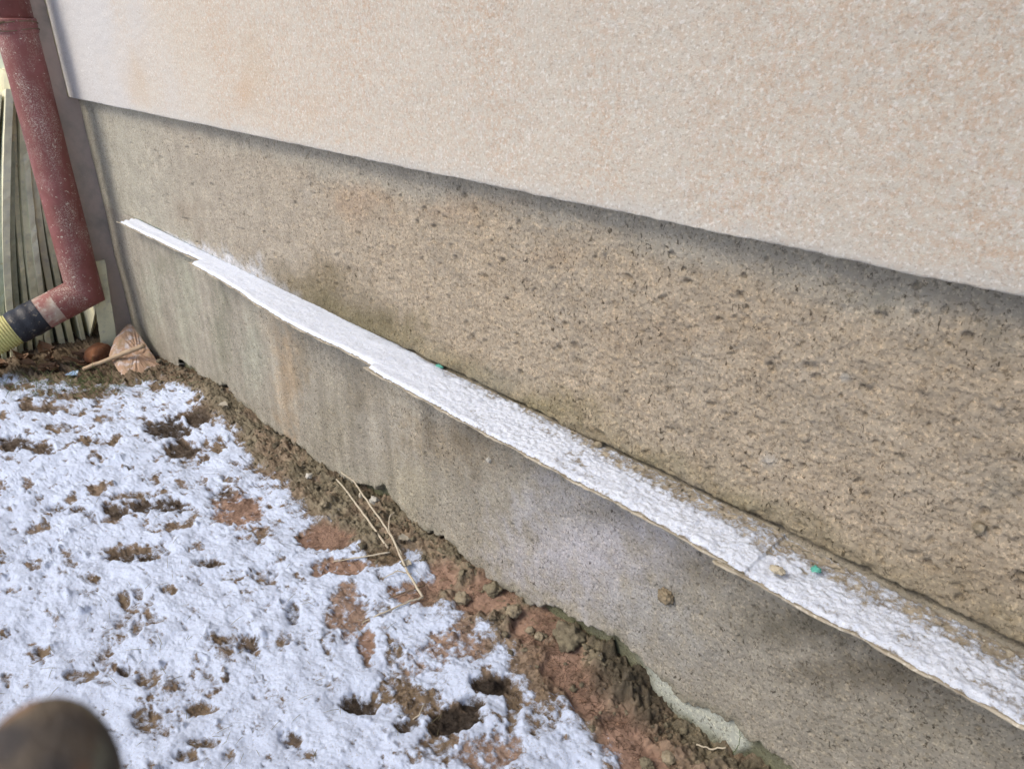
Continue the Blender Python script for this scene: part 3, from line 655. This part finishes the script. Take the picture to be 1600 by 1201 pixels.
v_, f_ = outlet(.1045, .215, PR * .985); mesh('outlet', v_, f_, dp, MAT['dusty'])
v_, f_ = outlet(.165, .268, lambda L: PR * (1.015 + .02 * math.sin(L * 160) + .015 * math.sin(L * 71)), n=24); mesh('tape', v_, f_, dp, MAT['tape'])
hs = empty('drain_hose', tuple(O + dirv * .25), label='yellowed corrugated drain hose taped to the foot of the red downpipe', cat='hose')
v_, f_ = outlet(.255, .95, lambda L: PR * (.955 + .035 * math.sin(L * 2 * math.pi / .0098)), n=560); mesh('corrugated_tube', v_, f_, hs, MAT['hose'])
v_, f_ = outlet(.945, .965, PR * 1.04, n=4); mesh('cuff', v_, f_, hs, MAT['hose'])

# ------------------------------------------------------------------ leaning sheets left of the corner
def sheet(name, base, topp, width, thk, mat, seed, label, cat, group=None, ht=None, chip=.005, curve=.0, xend=None):
    # thin sheet leaning in y: base=(x,y,z) front foot, topp=(x,y,z) front top; extends away in -x
    n, m_ = 40, 8; b = np.array(base); t = np.array(topp); V = []; Fc = []
    up_ = (t - b); L = np.linalg.norm(up_); up_ /= L; nn = np.array([0, -up_[2], up_[1]]); nn /= np.linalg.norm(nn)
    for side in (0, 1):
        for i in range(n + 1):
            for j in range(m_ + 1):
                s = i / n; q = b + (t - b) * s + nn * (curve * math.sin(math.pi * s) + .006 * math.sin(j * 1.3 + seed)) - nn * thk * side
                q = q + np.array([-width * j / m_, 0, 0])
                e = chip * (rnd.random() - .5) * (1 if j in (0, m_) else 0); q[0] += e + (.006 * math.sin(s * 9 + seed) if j == 0 else 0)
                if i == n: q = q + up_ * chip * 2 * math.sin(j * 2.1 + seed)
                V.append(tuple(q))
    K = (n + 1) * (m_ + 1); st = m_ + 1
    for i in range(n):
        for j in range(m_):
            a = i * st + j; Fc.append((a, a + 1, a + st + 1, a + st)); Fc.append((K + a, K + a + st, K + a + st + 1, K + a + 1))
    for i in range(n):
        a = i * st; Fc.append((a, a + st, K + a + st, K + a)); a = i * st + m_; Fc.append((a, K + a, K + a + st, a + st))
    for j in range(m_):
        Fc.append((j, K + j, K + j + 1, j + 1)); a = n * st + j; Fc.append((a, a + 1, K + a + 1, K + a))
    return mesh(name, V, Fc, None, mat, False, loc=tuple(b), label=label, cat=cat, group=group)
gf = lambda x, y: float(zt(x)) - .02
sp = [(-.165, -.085, 1.02, 'slate_pale', 'pale grey sheet nearest the red downpipe in the leaning stack'),
      (-.205, -.105, .97, 'slate', 'grey sheet second from the downpipe in the leaning stack'),
      (-.240, -.118, .93, 'slate_pale', 'light sheet third from the downpipe in the leaning stack'),
      (-.272, -.130, .99, 'slate_green', 'greenish sheet fourth from the downpipe in the leaning stack'),
      (-.300, -.140, .90, 'slate_pale', 'light sheet fifth from the downpipe in the leaning stack'),
      (-.330, -.150, .86, 'slate', 'rust flecked sheet sixth from the downpipe in the leaning stack'),
      (-.358, -.160, .90, 'slate', 'grey sheet seventh from the downpipe in the leaning stack'),
      (-.388, -.172, .82, 'slate_green', 'mossy sheet eighth from the downpipe in the leaning stack'),
      (-.418, -.186, .84, 'slate_pale', 'pale sheet near the left edge of the leaning stack'),
      (-.450, -.200, .80, 'slate_green', 'dark green sheet with yellow lichen at the left of the leaning stack'),
      (-.490, -.222, .84, 'slate', 'outermost visible grey sheet at the left edge of the leaning stack')]
for i, (yb, yt, zt_, mt, lb) in enumerate(sp):
    x0 = -3.27 - .012 * ((i * 5) % 4)
    sheet('cement_sheet', (x0, yb, gf(x0, yb)), (x0 + .01 * (i % 3), yt, zt_), .85, .015 + .004 * (i % 3), MAT[mt], i, lb, 'cement sheet', 'cement sheets leaning in a fan beside the corner', curve=.012 + .004 * (i % 3))
sheet('cement_sheet', (-3.42, -.10, gf(-3.4, 0)), (-3.42, -.065, 1.75), 1.1, .012, MAT['slate_pale'], 31, 'tall pale sheet standing behind the fan of sheets, left of the downpipe', 'cement sheet', 'cement sheets leaning in a fan beside the corner')
# long narrow board between pipe and plinth
def slab_box(name, quad, thk, mat, label, cat, n=24, seed=0, group=None, chip=.003, parent=None):
    # quad: bottom-left, bottom-right, top-right, top-left (world); thickness goes towards +y/back
    q = [np.array(a, float) for a in quad]; nv = np.cross(q[1] - q[0], q[3] - q[0]); nv /= np.linalg.norm(nv)
    V = []; Fc = []; m_ = 4
    for side in (0, 1):
        for i in range(n + 1):
            for j in range(m_ + 1):
                s, t = i / n, j / m_; p_ = (q[0] * (1 - t) + q[1] * t) * (1 - s) + (q[3] * (1 - t) + q[2] * t) * s
                p_ = p_ - nv * thk * side
                if j in (0, m_): p_ = p_ + (q[1] - q[0]) / np.linalg.norm(q[1] - q[0]) * chip * (rnd.random() - .5)
                if i in (0, n): p_ = p_ + (q[3] - q[0]) / np.linalg.norm(q[3] - q[0]) * chip * (rnd.random() - .5)
                V.append(tuple(p_))
    K = (n + 1) * (m_ + 1); st = m_ + 1
    for i in range(n):
        for j in range(m_):
            a = i * st + j; Fc.append((a, a + 1, a + st + 1, a + st)); Fc.append((K + a, K + a + st, K + a + st + 1, K + a + 1))
    for i in range(n):
        a = i * st; Fc.append((a, a + st, K + a + st, K + a)); a = i * st + m_; Fc.append((a, K + a, K + a + st, a + st))
    for j in range(m_):
        Fc.append((j, K + j, K + j + 1, j + 1)); a = n * st + j; Fc.append((a, a + 1, K + a + 1, K + a))
    return mesh(name, V, Fc, parent, mat, False, label=label, cat=cat, group=group)
def yz(x, pts): return [(x + dx, y, z) for dx, y, z in pts]
bo = slab_box('board', yz(-3.131, [(0, -.090, -.12), (0, .006, -.12), (0, .006, ZE - .004), (0, -.080, ZE - .004)]), .016, MAT['board'],
         'tall pinkish grey board standing edge-on to the wall right behind the downpipe', 'board', 60)
slab_box('upper_length', yz(-3.132, [(0, -.079, ZE - .004), (0, -.03, ZE - .004), (0, -.03, 1.9), (0, -.070, 1.9)]), .015, MAT['board'], None, None, 60, parent=bo)
slab_box('board', yz(-3.03, [(0, -.155, -.14), (0.01, -.100, -.14), (-.02, -.060, .25), (-.03, -.115, .25)]), .010, MAT['slate'],
         'short grey board leaning right of the elbow, its foot beside the stone slab', 'board')
# shorter pieces under the elbow
def q4(pts, Y): return [tuple(on_y(a, b, Y)) for a, b in pts]
slab_box('sheet_offcut', q4([(118, 545), (136, 545), (152, 470), (128, 476)], -.13), .006, MAT['slate_pale'], 'narrow pale upright offcut under the elbow of the downpipe', 'offcut')
slab_box('sheet_offcut', q4([(134, 524), (143, 520), (153, 492), (134, 478)], -.11), .006, MAT['slate'], 'small broken offcut with a pointed corner right of the narrow pale one', 'offcut')
slab_box('sheet_offcut', q4([(62, 560), (96, 556), (96, 500), (70, 505)], -.20), .006, MAT['slate'], 'dull grey offcut standing under the taped outlet', 'offcut')

# ------------------------------------------------------------------ brick, slab, stick, leaves, twigs, stones
p = gpt(157, 564); 
def brick(p, ang):
    V, Fc = blob('b', (0, 0, 0), (1, 1, 1), None, 21, sub=4, amp=.16, fr=1.2, raw=True)
    out = []
    for a, b, c in V:
        l = (abs(a) ** 3.2 + abs(b) ** 3.2 + abs(c) ** 3.2) ** (1 / 3.2); s = math.sqrt(a * a + b * b + c * c) / l
        a, b, c = a * s * .038, b * s * .050, c * s * .040
        out.append((p[0] + a * math.cos(ang) - b * math.sin(ang), p[1] + a * math.sin(ang) + b * math.cos(ang), p[2] + .026 + c))
    return mesh('brick_piece', out, Fc, None, MAT['brick'], label='rounded orange brown piece of brick behind the peeled stick', cat='brick')
brick(p, .5)
def plate(name, pts, thk, mat, label, cat, seed=0):               # tilted flat stone: outline in px on given y planes
    V = [np.array(q) for q in pts]; c = sum(V) / len(V); nv = np.cross(V[1] - V[0], V[2] - V[0]); nv /= np.linalg.norm(nv)
    if nv @ (CAM - c) < 0: nv = -nv
    ringN = []; 
    for i in range(len(V)):
        a, b = V[i], V[(i + 1) % len(V)]
        for t in np.linspace(0, 1, 6)[:-1]: ringN.append(a * (1 - t) + b * t + (c - a) * .05 * rnd.uniform(-.3, .3))
    n = len(ringN); out = [tuple(q) for q in ringN] + [tuple(q * .93 + c * .07 + nv * thk * .3) for q in ringN]
    for k, f in enumerate((.7, .4)):
        out += [tuple(q * f + c * (1 - f) + nv * (thk * .35 + .004 * rnd.uniform(-1, 1))) for q in ringN]
    out.append(tuple(c + nv * thk * .35)); back = len(out); out += [tuple(q - nv * thk) for q in ringN]; Fc = []
    for l in range(3):
        for i in range(n): Fc.append((l * n + i, l * n + (i + 1) % n, (l + 1) * n + (i + 1) % n, (l + 1) * n + i))
    for i in range(n): Fc.append((3 * n + i, 3 * n + (i + 1) % n, 4 * n)); Fc.append((i, back + i, back + (i + 1) % n, (i + 1) % n))
    Fc.append(tuple(back + i for i in range(n)))
    return mesh(name, out, Fc, None, mat, False, label=label, cat=cat)
plate('stone_slab', [on_y(176, 553, -.15), on_y(186, 525, -.10), on_y(204, 505, -.035), on_y(222, 530, -.03), on_y(250, 572, -.03), on_z(236, 588, -.12), on_z(205, 600, -.12)], .02, MAT['slab'],
      'tan and frost white stone slab leaning on the foot of the plinth under the stick', 'stone slab')
def stick(name, pts, r0, r1, mat, label, cat, seg=10, group=None, parent=None, wob_=.002):
    P = [np.array(a) for a in pts]; path = []
    for i in range(len(P) - 1):
        for t in np.linspace(0, 1, 7)[:-1]: path.append(P[i] * (1 - t) + P[i + 1] * t + wob_ * (nr.rand(3) - .5))
    path.append(P[-1]); n = len(path)
    v_, f_ = tube(path, [r0 + (r1 - r0) * i / (n - 1) for i in range(n)], seg)
    if label is None: return v_, f_
    return mesh(name, v_, f_, parent, mat, True, label=label, cat=cat, group=group)
a = gpt(132, 580, .01); b = on_y(225, 540, -.06)
stick('stick', [a, (a + b) / 2, b], .0075, .0095, MAT['stick'], 'straight peeled stick lying on the stone slab by the plinth foot', 'stick')
a = gpt(188, 578, .015); b = gpt(212, 562, .035)
stick('stick', [a, b], .004, .004, MAT['darktwig'], 'short dark twig below the peeled stick', 'stick')
def leaf(px_, py_, s, ang, mat, label, group, tilt=.5):
    p = gpt(px_, py_, .006); n = 9; V = []; Fc = []
    for i in range(n):
        t = i / (n - 1); wdt = .42 * math.sin(math.pi * min(1, t * 1.05 + .02)) ** .8 * s
        for j in range(5):
            u = (j - 2) / 2; x = (t - .5) * s; y = u * wdt * (1 + .15 * math.sin(t * 20)); z = .18 * s * (abs(u) ** 1.5) * tilt + .22 * s * math.sin(t * 3 + ang) * tilt + .0012 * math.sin(t * 30 + u * 5)
            for _ in (0,): V.append((p[0] + x * math.cos(ang) - y * math.sin(ang), p[1] + x * math.sin(ang) + y * math.cos(ang), p[2] + z + .2 * s * tilt * t))
    m_ = len(V); V += [(a, b, c - .0007) for a, b, c in V]
    for i in range(n - 1):
        for j in range(4):
            q = i * 5 + j; Fc.append((q, q + 1, q + 6, q + 5)); Fc.append((m_ + q, m_ + q + 5, m_ + q + 6, m_ + q + 1))
    return mesh('dry_leaf', V, Fc, None, mat, True, label=label, cat='leaf', group=group)
for i in range(20):
    leaf(rnd.uniform(-10, 150), rnd.uniform(540, 582), rnd.uniform(.035, .075), rnd.uniform(0, 6.3), MAT['leaf'], 'curled brown dead leaf in the heap below the drain hose and sheets', 'dead leaves heaped below the drain hose', rnd.uniform(.5, 1.6))
leaf(632, 850, .028, 1.0, MAT['greyleaf'], 'grey curled leaf hanging on the dry stem by the plinth', None, 1.2)
leaf(635, 884, .030, 2.2, MAT['greyleaf'], 'grey flat leaf just below the curled grey one', None, .6)
leaf(350, 640, .035, .6, MAT['greyleaf'], 'pale leaf scrap on the soil bank near the far snow', None, .8)
def weed(name, parts, label, cat='dry stem'):
    return mesh(name, *join(parts), None, MAT['twig'], True, label=label, cat=cat)
def G3(a, b, h): q = gpt(a, b); return q + np.array([0, 0, h])
def AG(a, b, h):
    z = 0.
    for _ in range(25):
        q = on_z(a, b, z); z = .6 * z + .4 * (gz(q[0], min(q[1], -.004)) + h)
    return on_z(a, b, z)
base_ = gpt(612, 868, .006)
weed('dried_weed', [stick('', [AG(526, 748, 0.012), AG(553, 782, 0.012), AG(577, 815, 0.010), gpt(607, 858, .006)], .0022, .0028, None, None, None, 7)], 'left one of two bleached dry stems leaning by the plinth')
s1 = [AG(533, 738, 0.012), AG(553, 752, 0.016), AG(565, 770, 0.018), AG(588, 802, 0.018), AG(612, 838, 0.020), AG(638, 895, 0.016), gpt(661, 938, .008)]
b1_ = [AG(611, 838, 0.014), AG(607, 822, 0.022), AG(609, 806, 0.024), AG(616, 800, 0.026)]
b2_ = [gpt(661, 938, .008), gpt(640, 945, .010), gpt(600, 960, .006), gpt(566, 975, .003)]
b3_ = [AG(643, 896, 0.014), gpt(620, 899, .012), gpt(598, 905, .004)]
b4_ = [AG(612, 838, 0.020), AG(620, 852, 0.012), AG(628, 866, 0.006)]
weed('dried_weed', [stick('', s1, .0020, .0027, None, None, None, 7), stick('', b1_, .0015, .0018, None, None, None, 6), stick('', b2_, .0025, .0012, None, None, None, 6), stick('', b3_, .0014, .0009, None, None, None, 6), stick('', b4_, .003, .001, None, None, None, 6),
                  blob('', AG(563, 774, .018), (.005, .004, .008), None, 9, raw=True, sub=2)], 'branching bleached dry stem with a kinked lower end, right of its pair')
weed('dried_weed', [stick('', [gpt(520, 880, .004), gpt(560, 876, .008), gpt(610, 868, .01)], .0012, .0022, None, None, None, 6)], 'thin pale stem lying flat left of the leaning stems')
stick('stick', [gpt(608, 936, .003), gpt(640, 926, .006), gpt(664, 918, .006)], .0012, .0014, MAT['darktwig'], 'thin brown twig on red clay between the branching stem tips', 'stick')
stick('stick', [gpt(1088, 1167, .008), gpt(1108, 1176, .010), gpt(1132, 1178, .014)], .0014, .0012, MAT['twig'], 'small pale root tip at the foot of the pale foundation', 'stick')
stick('grass_blade', [on_y(1145, 1178, .0), on_y(1153, 1165, -.004), on_y(1157, 1150, -.003), on_y(1155, 1140, .001)], .0007, .0004, MAT['grass'], 'single curved green blade at the end of the pale foundation patch', 'grass blade', 6)
stick('stick', [gpt(645, 1128, .004), gpt(655, 1120, .006), gpt(664, 1102, .006)], .001, .0008, MAT['twig'], 'tiny curved pale twig in the dark hollow near the bottom', 'stick')
p = gpt(115, 588, .006); leafp = leaf(115, 588, .055, .3, MAT['blue'], 'pale blue plastic scrap in the grass left of the stick', None, .4); leafp.name = 'plastic_scrap'; leafp['category'] = 'scrap'
# counted stones at the foot of the wall
stones = [(483, 746, 5, 'palestone', 'small white stone chip on the soil bank left of the stems'), (508, 786, 7, 'stone', 'round tan stone below the white chip'),
          (585, 783, 7, 'palestone', 'pale mortar bit under the plinth edge above the stems'), (802, 957, 11, 'stone', 'grey stone at the top of the red clay gully'),
          (843, 996, 8, 'stone', 'left one of two round pebbles on the red clay'), (828, 986, 7, 'stone', 'upper left pebble of the pair on the red clay'),
          (722, 938, 12, 'stone', 'tan upright lump beside the red clay under the stems'), (1045, 1185, 10, 'stone', 'tan stone at the bottom edge beside the gully'),
          (890, 1000, 24, 'clod', 'large grey earth lump against the foundation above the dark heap'), (770, 925, 13, 'clod', 'grey mortar lump under the ragged plinth edge'),
          (1010, 1195, 9, 'clod', 'brown stone at the very bottom right of the clay')]
for i, (a, b, r, mt, lb) in enumerate(stones):
    q = gpt(a, b); k = np.linalg.norm(q - CAM) / FPX * r
    blob('stone', q + np.array([0, 0, k * .3]), (k, k * .9, k * .75), MAT[mt], 40 + i, None, 4, .45, 1.5, label=lb, cat='stone')
# uncountable crumbs of earth along the wall
crumbs = []
for i in range(700):
    t = rnd.random(); x = -2.75 + 2.45 * t; y = -abs(rnd.gauss(0, .06)) - .004; s = rnd.uniform(.0012, .0030) * (1 + 1.8 * rnd.random() ** 5) * (1 + .5 * (1 - t))
    j = min(len(gy) - 1, np.searchsorted(gy, y)); ii = min(len(gx) - 1, np.searchsorted(gx, x))
    if smoothc[j, ii] > .4 and rnd.random() < .85: continue
    if SDF[j, ii] > .0: continue
    crumbs.append(blob('', (x, y, G[j, ii] + s * .3), (s * rnd.uniform(.8, 1.4), s, s * .8), None, i, raw=True, sub=2, amp=1.1, fr=2.4))
mesh('soil_crumbs', *join(crumbs), None, MAT['clod'], True, kind='stuff', label='crumbs of olive brown earth strewn along the foot of the plinth')
def needles(n, gen, L, r, mat, name, label, lift=.25, seg=3):
    ps = []
    for i in range(n):
        a, b = gen(); q = gpt(a, b, .0015); ang = rnd.uniform(0, 6.28); l = rnd.uniform(*L); dz = l * rnd.uniform(0, lift)
        e = q + np.array([math.cos(ang) * l, math.sin(ang) * l, dz]); mid = (q + e) / 2 + np.array([0, 0, l * .06])
        ps.append(tube([q, mid, e], [r, r, r * .5], seg))
    mesh(name, *join(ps), None, mat, True, kind='stuff', label=label)
GL = [(850, 1000), (875, 1030), (900, 1070), (930, 1100), (960, 1140), (1000, 1180)]
def gen_n():
    k = rnd.random() * (len(GL) - 1.001); i = int(k); t = k - i
    return GL[i][0] * (1 - t) + GL[i + 1][0] * t + rnd.gauss(0, 16), GL[i][1] * (1 - t) + GL[i + 1][1] * t + rnd.gauss(0, 14)
needles(230, gen_n, (.006, .014), .00035, MAT['needle'], 'pine_needles', 'short dark needles scattered on the red clay gully', .3)
needles(170, lambda: (rnd.uniform(0, 700), 640 + 560 * rnd.random()), (.008, .028), .00045, MAT['straw'], 'straw_bits', 'dry straw bits poking out of the snow', .5)
needles(260, lambda: (rnd.gauss(120, 60), rnd.gauss(603, 12)), (.02, .06), .0007, MAT['grass'], 'grass', 'sparse green winter grass near the foot of the stone slab', 1.0)
needles(160, lambda: (rnd.uniform(480, 860), 0) if False else (lambda t: (430 + 430 * t + rnd.gauss(0, 20), 735 + 250 * t + rnd.gauss(0, 22)))(rnd.random()), (.006, .02), .0004, MAT['straw'], 'straw_bits', 'dry straw bits caught in the soil bank under the plinth', .4)

# ------------------------------------------------------------------ gloved hand of the photographer, very near the lens
def camp(x, y, d): return CAM + .75 * (CR * x + CU * y + CF * d)
import bmesh
hand = bpy.data.meshes.new('gloved_hand'); bm = bmesh.new()
lay = bm.verts.layers.skin.verify()
def chain(pts, start=None):
    prev = start
    for (q, r) in pts:
        v_ = bm.verts.new(camp(*q)); v_[lay].radius = (r * .75, r * .75)
        if prev is not None: bm.edges.new((prev, v_))
        prev = v_
    return prev
wrist = bm.verts.new(camp(-.155, -.225, .085)); wrist[lay].radius = (.0225, .020); wrist[lay].use_root = True
palm = chain([((-.140, -.180, .100), .034)], wrist)
kn = chain([((-.120, -.150, .112), .028)], palm)
chain([((-.106, -.118, .126), .0165), ((-.0990, -.098, .136), .0180), ((-.0905, -.084, .142), .0185), ((-.0900, -.071, .144), .0135), ((-.0950, -.0615, .145), .0060)], kn)       # index, its tip is in the frame
chain([((-.140, -.120, .135), .0145), ((-.150, -.100, .150), .013), ((-.158, -.105, .162), .011)], kn)
chain([((-.160, -.140, .135), .0135), ((-.172, -.120, .148), .012), ((-.180, -.126, .158), .010)], kn)
chain([((-.175, -.165, .125), .0115), ((-.188, -.148, .135), .010), ((-.195, -.152, .145), .009)], palm)
chain([((-.105, -.185, .105), .015), ((-.088, -.168, .112), .0135), ((-.080, -.152, .118), .012)], palm)
for v_ in bm.verts: pass
bm.to_mesh(hand); bm.free()
ho = bpy.data.objects.new('gloved_hand', hand); COL.objects.link(ho)
ho.modifiers.new('skin', 'SKIN').use_smooth_shade = True; ss_ = ho.modifiers.new('sub', 'SUBSURF'); ss_.levels = 2; ss_.render_levels = 3
hand.materials.append(MAT['glove'])
setp(ho, label='blurred fingertip of a brown camouflage glove in the lower left corner', cat='glove')
